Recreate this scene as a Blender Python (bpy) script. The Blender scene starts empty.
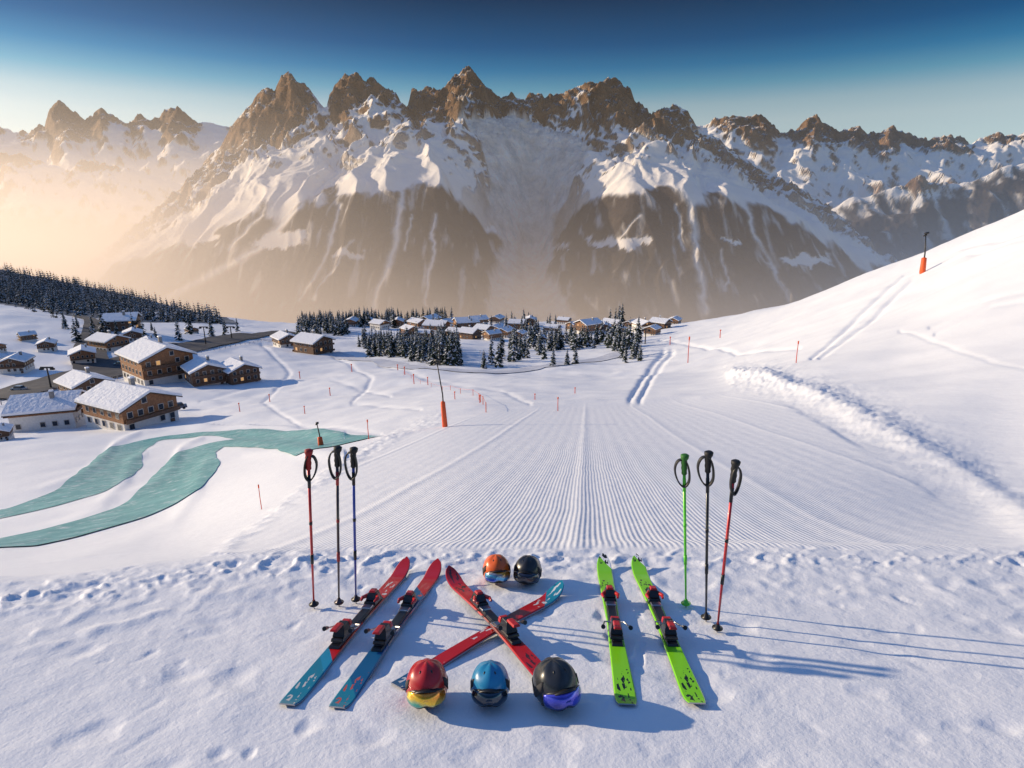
import bpy, math, random, numpy as np
from mathutils import Vector, Matrix
random.seed(7)
F=600.0; P=math.atan(169/600); cp,sp=math.cos(P),math.sin(P); HC=2.011
C=bpy.context.scene.collection

# ---------------------------------------------------------------- helpers
def ray(px,py):
    X=(px-512)/F; Y=(384-py)/F; dy=cp+Y*sp
    return X/dy,(-sp+Y*cp)/dy
def vrow(py): return ray(512,np.asarray(py,float))[1]
def proj(x,y,z):
    z=z-HC; d=y*cp-z*sp; d=np.maximum(d,1e-3)
    return 512+F*x/d, 384-F*(y*sp+z*cp)/d
_r=np.random.default_rng(3); PERM=np.concatenate([_r.permutation(256)]*3); ANG=_r.random(256)*2*np.pi
GX,GY=np.cos(ANG),np.sin(ANG)
def pn(x,y,s=0):
    x=np.asarray(x,float)+s*17.3; y=np.asarray(y,float)+s*9.1
    xi=np.floor(x).astype(int); yi=np.floor(y).astype(int); xf=x-xi; yf=y-yi
    def g(a,b):
        h=PERM[(PERM[(xi+a)&255]+yi+b)&255]; return GX[h]*(xf-a)+GY[h]*(yf-b)
    u=xf*xf*xf*(xf*(xf*6-15)+10); v=yf*yf*yf*(yf*(yf*6-15)+10)
    a=g(0,0)+(g(1,0)-g(0,0))*u; b=g(0,1)+(g(1,1)-g(0,1))*u
    return (a+(b-a)*v)*1.5
def fbm(x,y,o=4,s=0,gain=.5):
    t=0;a=1;n=0
    for i in range(o):
        t=t+a*pn(x*2**i,y*2**i,s+i); n+=a; a*=gain
    return t/n
def ridged(x,y,o=5,s=0,gain=.55):
    t=0;a=1;n=0
    for i in range(o):
        t=t+a*(1-np.abs(pn(x*2.03**i,y*2.03**i,s+i))*1.6); n+=a; a*=gain
    return t/n
def sstep(a,b,x):
    t=np.clip((x-a)/(b-a),0,1); return t*t*(3-2*t)
def gsm(A,s,ax):
    r=int(3*s)+1; k=np.exp(-.5*(np.arange(-r,r+1)/s)**2); k/=k.sum()
    pad=[(0,0)]*A.ndim; pad[ax]=(r,r); B=np.pad(A,pad,mode='edge'); n=A.shape[ax]; out=np.zeros(A.shape)
    for i,w in enumerate(k):
        sl=[slice(None)]*A.ndim; sl[ax]=slice(i,i+n); out+=w*B[tuple(sl)]
    return out
def pdist(px,py,pts):
    d=np.full(np.shape(px),1e9)
    for (x0,y0),(x1,y1) in zip(pts[:-1],pts[1:]):
        dx,dy=x1-x0,y1-y0; t=np.clip(((px-x0)*dx+(py-y0)*dy)/(dx*dx+dy*dy),0,1)
        d=np.minimum(d,np.hypot(px-x0-t*dx,py-y0-t*dy))
    return d
def inpoly(px,py,pts):
    c=np.zeros(np.shape(px),bool); n=len(pts)
    for i in range(n):
        x0,y0=pts[i]; x1,y1=pts[(i+1)%n]
        if y0==y1: continue
        c^=((y0>py)!=(y1>py))&(px<(x1-x0)*(py-y0)/(y1-y0)+x0)
    return c

# ---------------------------------------------------------------- near terrain table
COL={
-500:[(5,600),(8,590),(15,575),(30,540),(60,480),(110,420),(200,370),(350,330),(700,250),(1000,290)],
-250:[(5,590),(8,582),(15,565),(28,535),(50,485),(100,425),(180,365),(300,325),(450,318),(700,245),(950,285)],
0:[(4.6,578),(8,566),(15,550),(25,522),(40,480),(60,452),(90,430),(130,393),(190,340),(260,306),(400,308),(700,256),(900,300)],
150:[(4.8,565),(8,553),(15,530),(25,500),(45,465),(70,440),(100,415),(150,378),(200,350),(260,330),(400,320),(700,290),(900,330)],
300:[(4.85,558),(7,530),(12,490),(20,462),(30,447),(60,425),(110,395),(170,370),(240,352),(330,335),(500,322),(650,340)],
450:[(4.85,555),(7,517),(11,478),(17,450),(27,425),(45,406),(80,390),(150,368),(230,352),(300,340),(460,317),(650,335)],
600:[(4.85,555),(7.2,516),(10,485),(16,450),(28,420),(48,402),(80,388),(140,372),(220,352),(320,337),(480,319),(650,335)],
700:[(4.85,555),(7.2,517),(10,485),(16,449),(28,416),(48,397),(70,386),(110,368),(190,345),(280,328),(360,318),(500,335)],
760:[(4.85,555),(7.2,518),(10,485),(16,448),(28,410),(44,384),(62,372),(100,350),(170,321),(250,304),(330,306),(450,330)],
900:[(4.85,556),(7.5,520),(11,480),(16,443),(23,412),(35,378),(60,326),(100,282),(150,250),(190,247),(300,300)],
1024:[(4.85,556),(8,522),(11,490),(14,462),(18,430),(26,378),(40,314),(60,254),(90,202),(115,181),(150,186),(220,260)],
1280:[(5,560),(8,500),(12,430),(20,330),(40,205),(70,120),(100,90),(150,110),(220,190)],
1600:[(5,560),(8,480),(12,400),(20,280),(40,160),(70,60),(100,50),(150,100),(220,160)],
}
LG=np.linspace(math.log(.4),math.log(22000),1400); UG=np.linspace(-3,3,1201)
ucs=[];vc=[]
for px in sorted(COL):
    pts=COL[px]; D=[.4,2,4]+[p[0] for p in pts]+[1500,4200,22000]
    v=[(-2.011-.2036*d)/d for d in (.4,2,4)]+[float(vrow(p[1])) for p in pts]+[-.48,-.23,-.046]
    ucs.append((px-512)/578); vc.append(np.interp(LG,np.log(D),v))
vc=gsm(np.array(vc),10,1)
TAB=np.empty((len(UG),len(LG)))
for j in range(len(LG)): TAB[:,j]=np.interp(UG,ucs,vc[:,j])
TAB=gsm(TAB,11,0)
def tabv(u,l):
    a=np.clip((u-UG[0])/(UG[1]-UG[0]),0,len(UG)-1.001); b=np.clip((l-LG[0])/(LG[1]-LG[0]),0,len(LG)-1.001)
    i=a.astype(int); j=b.astype(int); a=a-i; b=b-j
    return (TAB[i,j]*(1-a)+TAB[i+1,j]*a)*(1-b)+(TAB[i,j+1]*(1-a)+TAB[i+1,j+1]*a)*b
GROOM=[(150,600),(250,532),(330,473),(400,432),(440,418),(520,407),(600,402),(700,396),(755,384),(830,424),(900,468),(960,512),(1014,556),(1014,600)]
BERM=[(735,376),(765,379),(830,402),(900,437),(960,475),(1030,523),(1150,610)]
LEDGE=[(0,690),(150,600),(250,532),(330,473),(400,432),(440,418)]
SKTR=[([(1030,232),(960,250),(905,275),(860,315),(812,358)],2.0,1),([(1030,238),(965,256),(912,282),(868,322),(820,358)],2.0,1),
      ([(1030,290),(985,300),(930,328)],2.0,.7),([(1030,300),(990,308),(935,335)],1.5,.7),
      ([(672,352),(655,372),(640,402)],2.5,1),([(664,352),(648,372),(630,402)],2.5,1),([(660,340),(690,345),(740,352),(800,345)],1.2,.7),
      ([(262,345),(290,372),(262,402),(300,425),(380,432)],1.8,.45),([(330,352),(372,380),(352,402),(420,410)],1.7,.45),([(200,400),(250,385),(330,380),(390,395)],1.5,.4),([(380,365),(430,380),(500,392),(530,405)],1.6,.45),([(900,330),(960,352),(1030,372)],1.5,.4)]
TRK1=[(-60,522),(0,518),(45,508),(88,490),(112,470),(122,452),(145,440),(185,435),(240,433),(290,436),(345,443)]
TRK2=[(-60,556),(0,547),(60,534),(120,518),(160,502),(182,480),(190,458),(208,446),(240,441),(290,441),(345,446)]
def terrain(x,y,full=False):
    x=np.asarray(x,float); y=np.asarray(y,float)
    u=x/y; l=np.log(y); vt=tabv(u,l)*y
    De=4.85-.75*sstep(-.35,-.95,u)+.06*pn(x*1.3,x*0+2)+.03*pn(x*5,x*0+7)
    w=sstep(De,De+.9,y)
    z=(-2.011-.2036*y)*(1-w)+vt*w
    px,py=proj(x,y,z+HC); dep=y*cp-z*sp
    inside=inpoly(px,py,GROOM); gd=pdist(px,py,GROOM)
    g=np.where(inside,sstep(0,7,gd),0)*sstep(De+.1,De+.4,y)
    off=(1-g)
    z=z+off*fbm(x/35,y/35,4,1)*1.5*sstep(12,120,y)*(1-.5*sstep(300,900,y))
    z=z+off*fbm(x/9,y/9,3,4)*.30*sstep(8,30,y)*(1-sstep(120,250,y))*(1-.6*sstep(400,300,px)*sstep(420,440,py))
    z=z+off*fbm(x/4,y/4,3,5)*.05*sstep(5,12,y)*(1-sstep(60,120,y))
    z=z+fbm(x/90,y/90,4,9)*12*sstep(600,900,y)
    nf=1-sstep(De+.1,De+.5,y)
    z=z+nf*(fbm(x*.9,y*.9,3,11)*.018+fbm(x*4,y*4,2,12)*.003)
    ed=np.exp(-((y-De+.10)/.24)**2)
    lump=np.clip(ridged(x*3.2,y*4.2,2,20)-.55,0,1)
    z=z+ed*(lump*.085+fbm(x*9,y*9,2,21)*.016)*(.75+.5*pn(x*.8,x*0,3))
    z=z+np.exp(-((y-De+.6)/.4)**2)*np.clip(fbm(x*4,y*4,2,33),0,1)*.03
    z=z-nf*np.clip(fbm(x*2.2,y*3.0,2,37)-.28,0,1)*.045
    # a few trodden footprints behind the skis
    z=z-nf*np.clip(fbm(x*6.5,y*5,1,51)-.45,0,1)*np.clip(fbm(x*.7,y*.7,2,52)+.1,0,1)*.12
    bd=pdist(px,py,BERM); bw=(12+(px-735)*.07)
    b=np.exp(-(bd/np.maximum(bw,8))**2)*(px>700)
    z=z+b*(fbm(x*1.5,y*1.5,4,40)*.075+.045)*dep/13*np.where(y>4.9,1,0)
    z=z+np.exp(-((bd)/np.maximum(bw*.45,4))**2)*(px>700)*(y>4.9)*.008*dep
    ld=pdist(px,py,LEDGE); b2=np.exp(-(ld/6)**2)*(y>5)
    z=z+b2*(.02+np.clip(fbm(x*2,y*2,3,45),-.3,1)*.06)*np.minimum(dep/10,2)
    for pts,wd,am in SKTR:
        z=z-np.exp(-(pdist(px,py,pts)/wd)**2)*dep*.0034*am
    for T in (TRK1,TRK2):
        wd=7+ (py-435)*.135
        d=pdist(px,py,T); m=(px<345)&(py>425)&(y>9)
        z=z+np.where(m,np.exp(-((d-wd*1.25)/(wd*.3+1))**2),0)*dep*.0028
    if full: return z+HC,g,px,py,b,inside
    return z+HC
def hit(px,py):
    u,v=ray(px,py); zc=tabv(np.full(LG.shape,u),LG)
    ok=np.where((zc>=v)&(LG>math.log(2)))[0]
    if not len(ok): # above the crest: stand on the crest itself
        j=int(np.argmax(np.where((LG>math.log(60))&(LG<math.log(900)),zc,-9))); y=math.exp(LG[j])
    else:
        i=ok[0]; t=0
        if i>0 and zc[i]!=zc[i-1]: t=min(1,max(0,(v-zc[i-1])/(zc[i]-zc[i-1])))
        y=math.exp(LG[i-1]+(LG[i]-LG[i-1])*t)
    x=u*y; return x,y,float(terrain(np.array([x]),np.array([y]))[0])
def fhit(px,py): # foreground plane
    u,v=ray(px,py); y=-2.011/(v+.2036); return Vector((u*y,y,HC-2.011-.2036*y))

# ---------------------------------------------------------------- materials
def mat(name,col,rough=.5,metal=0,var=.15,scale=8,bump=0,coat=0,spec=.5):
    m=bpy.data.materials.new(name); m.use_nodes=True; n=m.node_tree.nodes; l=m.node_tree.links; b=n['Principled BSDF']
    b.inputs['Roughness'].default_value=rough; b.inputs['Metallic'].default_value=metal
    b.inputs['Coat Weight'].default_value=coat; b.inputs['Specular IOR Level'].default_value=spec
    tc=n.new('ShaderNodeTexCoord'); no=n.new('ShaderNodeTexNoise'); no.inputs['Scale'].default_value=scale; no.inputs['Detail'].default_value=6
    l.new(tc.outputs['Object'],no.inputs['Vector'])
    r=n.new('ShaderNodeValToRGB'); r.color_ramp.elements[0].position=.3; r.color_ramp.elements[1].position=.7
    r.color_ramp.elements[0].color=tuple(c*(1-var) for c in col)+(1,); r.color_ramp.elements[1].color=tuple(min(1,c*(1+var)) for c in col)+(1,)
    l.new(no.outputs['Fac'],r.inputs['Fac']); l.new(r.outputs['Color'],b.inputs['Base Color'])
    if bump:
        bp=n.new('ShaderNodeBump'); bp.inputs['Distance'].default_value=bump; l.new(no.outputs['Fac'],bp.inputs['Height']); l.new(bp.outputs['Normal'],b.inputs['Normal'])
    return m
class NB:
    def __init__(s,m): s.n=m.node_tree.nodes; s.l=m.node_tree.links
    def m(s,op,a,b=None,c=None,clamp=False):
        x=s.n.new('ShaderNodeMath'); x.operation=op; x.use_clamp=clamp
        for i,v in enumerate((a,b,c)):
            if v is None: continue
            if isinstance(v,(int,float)): x.inputs[i].default_value=v
            else: s.l.new(v,x.inputs[i])
        return x.outputs[0]
    def noise(s,vec,scale,det=4,rough=.5):
        x=s.n.new('ShaderNodeTexNoise'); x.inputs['Scale'].default_value=scale; x.inputs['Detail'].default_value=det; x.inputs['Roughness'].default_value=rough
        s.l.new(vec,x.inputs['Vector']); return x.outputs['Fac']
    def bump(s,h,dist,prev=None,strength=1):
        x=s.n.new('ShaderNodeBump'); x.inputs['Distance'].default_value=dist; x.inputs['Strength'].default_value=strength
        s.l.new(h,x.inputs['Height'])
        if prev is not None: s.l.new(prev,x.inputs['Normal'])
        return x.outputs['Normal']
    def mix(s,f,a,b):
        x=s.n.new('ShaderNodeMix'); x.data_type='RGBA'
        for sock,v in ((x.inputs[0],f),(x.inputs[6],a),(x.inputs[7],b)):
            if isinstance(v,(int,float)): sock.default_value=v
            elif isinstance(v,tuple): sock.default_value=v
            else: s.l.new(v,sock)
        return x.outputs[2]
def snow_ground():
    m=bpy.data.materials.new('snow'); m.use_nodes=True; k=NB(m); b=k.n['Principled BSDF']
    at=k.n.new('ShaderNodeAttribute'); at.attribute_name='Col'; gr=k.n.new('ShaderNodeAttribute'); gr.attribute_name='groom'
    geo=k.n.new('ShaderNodeNewGeometry'); se=k.n.new('ShaderNodeSeparateXYZ'); k.l.new(geo.outputs['Position'],se.inputs[0])
    pos=geo.outputs['Position']; g=gr.outputs['Fac']
    c=k.m('SUBTRACT',se.outputs[0],k.m('MULTIPLY',se.outputs[1],.13))
    n0=k.noise(pos,.35,1)
    c=k.m('ADD',c,k.m('MULTIPLY',n0,.12))
    cord=k.m('SINE',k.m('MULTIPLY',c,2*math.pi/.060))
    fade=k.m('SUBTRACT',1,k.m('DIVIDE',se.outputs[1],26),clamp=True)
    cord=k.m('MULTIPLY',cord,k.m('MULTIPLY',g,fade))
    seam=k.m('POWER',k.m('ABSOLUTE',k.m('COSINE',k.m('MULTIPLY',c,math.pi/3.3))),160)
    seam=k.m('MULTIPLY',seam,g)
    strp=k.m('MULTIPLY',k.m('SINE',k.m('MULTIPLY',c,2*math.pi/.42)),k.m('MULTIPLY',g,n0))
    n1=k.noise(pos,2.2,6,.6); n2=k.noise(pos,38,4,.65)
    near=k.m('SUBTRACT',1,k.m('MULTIPLY',g,.75))
    nr=k.bump(n1,.026); nr=k.bump(k.m('MULTIPLY',n2,near),.0028,nr)
    hh=k.m('ADD',k.m('MULTIPLY',cord,.0030),k.m('ADD',k.m('MULTIPLY',seam,.014),k.m('MULTIPLY',strp,.0030))); nr=k.bump(hh,1.0,nr)
    col=k.mix(k.m('MULTIPLY',n1,.12),at.outputs['Color'],(.78,.83,.92,1))
    k.l.new(col,b.inputs['Base Color']); k.l.new(nr,b.inputs['Normal'])
    b.inputs['Roughness'].default_value=.55; b.inputs['Specular IOR Level'].default_value=.3
    return m
def mountain_mat(name,sc):
    m=bpy.data.materials.new(name); m.use_nodes=True; k=NB(m); b=k.n['Principled BSDF']
    at=k.n.new('ShaderNodeAttribute'); at.attribute_name='Col'; geo=k.n.new('ShaderNodeNewGeometry'); pos=geo.outputs['Position']
    rk=k.n.new('ShaderNodeAttribute'); rk.attribute_name='groom'
    n1=k.noise(pos,sc,8,.68)
    h=k.m('MULTIPLY',n1,k.m('ADD',k.m('MULTIPLY',rk.outputs['Fac'],.9),.10))
    nr=k.bump(h,160)
    hs=k.n.new('ShaderNodeHueSaturation'); k.l.new(at.outputs['Color'],hs.inputs['Color'])
    val=k.m('ADD',1,k.m('MULTIPLY',k.m('SUBTRACT',n1,.5),k.m('ADD',.2,k.m('MULTIPLY',rk.outputs['Fac'],2.2)))); k.l.new(val,hs.inputs['Value'])
    k.l.new(hs.outputs[0],b.inputs['Base Color']); k.l.new(nr,b.inputs['Normal']); b.inputs['Roughness'].default_value=.8; b.inputs['Specular IOR Level'].default_value=.1
    return m
def gridmesh(name,X,Y,Z,col,groom,m):
    r,c=X.shape; me=bpy.data.meshes.new(name); nv=r*c; nf=(r-1)*(c-1)
    me.vertices.add(nv); me.vertices.foreach_set('co',np.stack([X,Y,Z],-1).astype(np.float32).ravel())
    i=np.arange(nv).reshape(r,c); q=np.stack([i[:-1,:-1],i[:-1,1:],i[1:,1:],i[1:,:-1]],-1).reshape(-1,4)
    me.loops.add(nf*4); me.loops.foreach_set('vertex_index',q.ravel().astype(np.int32))
    me.polygons.add(nf); me.polygons.foreach_set('loop_start',np.arange(0,nf*4,4,dtype=np.int32)); 
    me.polygons.foreach_set('use_smooth',np.ones(nf,bool)); me.update(calc_edges=True)
    a=me.color_attributes.new('Col','FLOAT_COLOR','POINT'); a.data.foreach_set('color',np.concatenate([col,np.ones((r,c,1))],-1).astype(np.float32).ravel())
    a=me.attributes.new('groom','FLOAT','POINT'); a.data.foreach_set('value',groom.astype(np.float32).ravel())
    me.materials.append(m); o=bpy.data.objects.new(name,me); C.objects.link(o); return o

# ---------------------------------------------------------------- snow terrain
pc=np.concatenate([np.linspace(-800,-60,90)[:-1],np.linspace(-60,1090,820)[:-1],np.linspace(1090,1700,80)]); us=(pc-512)/578
ls=np.concatenate([np.linspace(math.log(.8),math.log(8),400)[:-1],np.linspace(math.log(8),math.log(1200),440)[:-1],np.linspace(math.log(1200),math.log(21000),30)])
L,U=np.meshgrid(ls,us,indexing='ij'); Y=np.exp(L); X=U*Y
Z,G,PX,PY,BM,_=terrain(X,Y,True)
col=np.empty(X.shape+(3,)); col[:]=(.88,.90,.94)
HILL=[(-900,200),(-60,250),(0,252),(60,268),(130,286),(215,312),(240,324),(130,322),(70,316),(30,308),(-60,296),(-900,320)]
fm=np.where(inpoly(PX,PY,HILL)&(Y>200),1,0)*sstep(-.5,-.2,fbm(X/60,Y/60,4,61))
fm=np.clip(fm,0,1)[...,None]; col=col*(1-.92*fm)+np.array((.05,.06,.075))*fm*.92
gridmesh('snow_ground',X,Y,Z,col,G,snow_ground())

# ---------------------------------------------------------------- mountains
SN=np.array((.93,.865,.79)); RK=np.array((.27,.158,.085)); FO=np.array((.062,.048,.042))  # snow and rock colours warmed to carry golden sunlight on the peaks
def slope_nz(X,Y,Z):
    a=np.stack([np.gradient(X,axis=1),np.gradient(Y,axis=1),np.gradient(Z,axis=1)],-1); b=np.stack([np.gradient(X,axis=0),np.gradient(Y,axis=0),np.gradient(Z,axis=0)],-1)
    n=np.cross(a,b); n/=np.linalg.norm(n,axis=-1,keepdims=True)+1e-9; return np.abs(n[...,2]),n[...,0]
def prof(pts,x): p=np.array(pts,float); return np.interp(x,p[:,0],p[:,1])
SIL=[(-300,330),(0,320),(60,300),(100,274),(150,238),(190,205),(225,172),(248,148),(262,128),(275,112),(285,100),(298,88),(303,90),(310,76),(317,70),(325,80),(333,84),(340,97),(347,108),(352,88),(362,80),(368,74),(376,69),(384,80),(392,77),(402,87),(410,92),(418,112),(424,92),(436,85),(444,90),(452,94),(460,77),(467,74),(474,66),(482,74),(490,86),(499,98),(512,94),(530,95),(545,97),(560,92),(572,86),(582,79),(594,76),(606,81),(616,88),(622,104),(636,112),(646,106),(658,104),(668,114),(678,130),(700,142),(720,158),(745,172),(780,192),(830,226),(870,252),(920,285),(980,315),(1300,335)]
TREE=[(-300,325),(0,318),(150,258),(250,215),(350,192),(450,190),(490,220),(530,260),(570,215),(620,190),(700,195),(780,216),(860,262),(940,302),(1300,335)]
DTR=[(0,6600),(350,6200),(450,6350),(490,7000),(535,7700),(575,7000),(620,6400),(700,6300),(860,6700),(1000,6900)]
SHO=[(-300,328),(0,319),(150,248),(230,180),(270,150),(350,140),(410,128),(450,126),(490,128),(560,136),(620,138),(690,155),(780,204),(860,256),(940,298),(1300,335)]
DSH=[(0,8000),(350,7900),(450,7700),(530,8400),(620,7900),(1000,8000)]
pm_=np.linspace(-300,1300,1500); um=(pm_-512)/578
Dm=np.linspace(4200,10400,420); V=np.empty((len(Dm),len(pm_)))
sil=prof(SIL,pm_)
for i,p in enumerate(pm_):
    tr,ds,sh,dsh=[float(prof(t,p)) for t in (TREE,DTR,SHO,DSH)]
    s=sil[i]; sh=max(sh,s+6); tr=max(tr,sh+6)
    d=[4200,5000,.5*(5000+ds),ds,dsh,9000,9350,10600]; r=[345,322,.5*(318+max(tr,s))+6,tr,sh,s,s+25,s+140]
    V[:,i]=np.interp(Dm,d,vrow(r))
V2=gsm(V,8,0); V2=gsm(V2,5,1); wS=np.exp(-((Dm-9000)/230)**2)[:,None]; V=V2*(1-wS)+V*wS
U,Y=np.meshgrid(um,Dm); X=U*Y; Z=V*Y+HC
wC=np.exp(-((Y-9000)/330)**2); up=sstep(6300,8200,Y); low=sstep(4500,5600,Y)
px0,py0=proj(X,Y,Z)
GL=[(455,118),(480,140),(487,180),(490,215),(497,240),(490,270),(486,300),(480,330),(585,330),(566,290),(550,270),(556,240),(560,215),(575,190),(585,160),(600,135),(570,125),(520,112)]
gj=8*fbm(X/250,Y/350,3,66)
gl=np.where(inpoly(px0+gj,py0,GL),sstep(0,6,pdist(px0+gj,py0,GL)),0)
sw=fbm(X/900,Y/900,2,70)
gull=ridged(X/460+sw*.8,Y/2000,2,71,.4)-.6
Z=Z+low*(1-wC)*gull*150*(1-.85*gl)*(1-.5*up)
rd=ridged(X/1000+fbm(X/500,Y/500,2,80)*.35,Y/1300,5,81,.5)-.62
Z=Z+up*(1-.75*wC)*rd*500*(1-.8*gl)
px0,py0=proj(X,Y,Z); bl0=py0-prof(SIL,px0); win=sstep(235,290,px0)*sstep(700,650,px0)
hb=(18+34*fbm(X/600,Y/900,3,104))*(.2+.8*win); cr0=1-sstep(hb-4,hb+26,bl0)
Z=Z+up*cr0*((ridged(X/260,Y/330,6,90,.58)-.62)*290*(1-.45*wC))*(1-.9*gl)*(.4+.6*win)
Z=Z-gl*35
Z=Z+gl*(ridged(X/130+sw,Y/70,4,95)-.6)*75
nz,nx=slope_nz(X,Y,Z); px1,py1=proj(X,Y,Z)
below=py1-prof(SIL,px1)
rn=fbm(X/200,Y/200,6,100,.6)
ft=sstep(hb-10,hb+16,below)
thr=.82*(1-ft)+.54*ft
rock=sstep(thr+.03,thr-.05,nz+rn*.36+.16*(1-win))*(1-gl)*up
tr=prof(TREE,px1)+fbm(X/350,Y/600,4,110)*24
fo=sstep(-3,5,py1-tr)*(1-gl)
fo=fo*(1-.5*sstep(.1,.5,fbm(X/90,Y/420,4,115)))
CH=[([(402,190),(398,240),(372,310)],3.4),([(436,215),(425,305)],1.8),([(340,205),(325,260),(300,300)],2.2),([(300,205),(255,250),(165,300)],3.8),([(262,215),(225,250)],1.6),([(352,240),(312,300)],1.2),([(690,190),(696,250),(706,312)],3.4),([(745,205),(762,250),(790,300)],2.0),([(676,205),(684,250)],1.6),([(722,250),(728,290)],1.4),([(640,215),(618,240)],1.2),([(412,215),(404,250)],1.2)]
jx=px1+6*fbm(X/200,Y/200,4,120); jy=py1
for pts,w in CH: fo=fo*(1-.97*np.exp(-(pdist(jx,jy,pts)/w)**2))
for ex,ey,ea,eb in [(278,242,26,7),(292,235,14,5),(202,238,18,7),(612,242,24,6),(640,243,12,4),(805,260,26,6),(350,254,16,5),(560,246,10,3),(730,240,10,3)]:
    fo=fo*(1-sstep(1.15,.85,np.hypot((jx-ex)/ea,(py1+rn*14-ey)/eb)))
rock=rock*(1-fo)
def comp(rock,fo,rn,gl=None):
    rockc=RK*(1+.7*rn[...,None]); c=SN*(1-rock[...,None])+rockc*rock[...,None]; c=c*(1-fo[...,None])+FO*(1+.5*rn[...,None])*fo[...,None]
    if gl is not None: c=c*(1-gl[...,None]*(.02+.42*np.clip(rn*1.8,0,1))[...,None]*np.array((1,.72,.55)))
    return np.clip(c,.01,.95)
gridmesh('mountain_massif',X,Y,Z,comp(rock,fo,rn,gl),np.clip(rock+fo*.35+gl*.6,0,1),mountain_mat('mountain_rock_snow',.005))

def rangemesh(name,silp,D0,Dc,D1,base,treeoff,seed,amp,npx=900,nd=160,p0=-350,p1=1400,rk=18):
    pm=np.linspace(p0,p1,npx); um=(pm-512)/578; Dm=np.linspace(D0,D1,nd); V=np.empty((nd,npx)); s=prof(silp,pm)
    s=s+5*fbm(pm/40,pm*0+seed,4,seed)
    for i in range(npx): V[:,i]=np.interp(Dm,[D0,.5*(D0+Dc),Dc,D1],vrow([base,.45*base+.55*s[i],s[i],s[i]+90]))
    U,Y=np.meshgrid(um,Dm); X=U*Y; Z=V*Y+HC; wC=np.exp(-((Y-Dc)/((Dc-D0)*.12))**2)
    r=ridged(X/(amp*3.4),Y/(amp*3.8),5,seed+5,.5)-.6
    Z=Z+(1-.65*wC)*r*amp
    px1,py1=proj(X,Y,Z); b=py1-prof(silp,px1); hb=rk+rk*1.1*fbm(X/(amp*2),Y/(amp*2),3,seed+3); cr=1-sstep(hb-4,hb+14,b)
    Z=Z+cr*(ridged(X/(amp*.8),Y/(amp*1),4,seed+9)-.6)*amp*.45
    nz,_=slope_nz(X,Y,Z); rn=fbm(X/amp*1.5,Y/amp*1.5,6,seed+11,.6); px1,py1=proj(X,Y,Z); b=py1-prof(silp,px1); ft=sstep(hb-6,hb+10,b); thr=.87*(1-ft)+.55*ft
    rock=sstep(thr+.04,thr-.06,nz+rn*.30); fo=sstep(-4,8,b-treeoff-rn*25)*(1-.6*sstep(.1,.4,fbm(X/200,Y/500,4,seed+15)))
    rock=rock*(1-fo)
    return gridmesh(name,X,Y,Z,comp(rock,fo,rn),np.clip(rock+fo*.4,0,1),mountain_mat(name+'_surface',.004))
FAR=[(-350,120),(-100,128),(0,122),(12,118),(25,126),(42,119),(60,124),(75,128),(95,122),(103,108),(111,102),(120,110),(132,118),(146,105),(158,115),(170,124),(183,114),(196,119),(206,108),(216,104),(228,118),(245,116),(258,122),(300,125),(600,125),(660,122),(682,127),(695,116),(710,113),(722,116),(738,120),(752,134),(764,128),(774,120),(783,116),(792,125),(806,132),(820,128),(838,134),(850,126),(862,134),(885,138),(905,131),(925,140),(948,132),(965,135),(985,128),(1005,130),(1024,122),(1100,120),(1400,125)]
rangemesh('distant_mountain_range',FAR,10500,14500,16500,245,90,200,480,1300,170,rk=12)
RR=[(-350,400),(640,400),(720,300),(770,235),(815,205),(850,188),(885,178),(920,186),(955,170),(985,158),(1024,150),(1100,135),(1200,140),(1400,120)]
rangemesh('mountain_ridge',RR,7600,9800,11000,330,16,230,340,700,130,600,1400,rk=4)
LR=[(-350,150),(-100,160),(0,158),(60,152),(100,165),(140,160),(190,178),(240,200),(300,230),(400,330),(1400,400)]
rangemesh('snowy_mountain_ridge',LR,9200,11000,12300,270,60,260,300,700,140,-350,420,rk=5)

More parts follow.
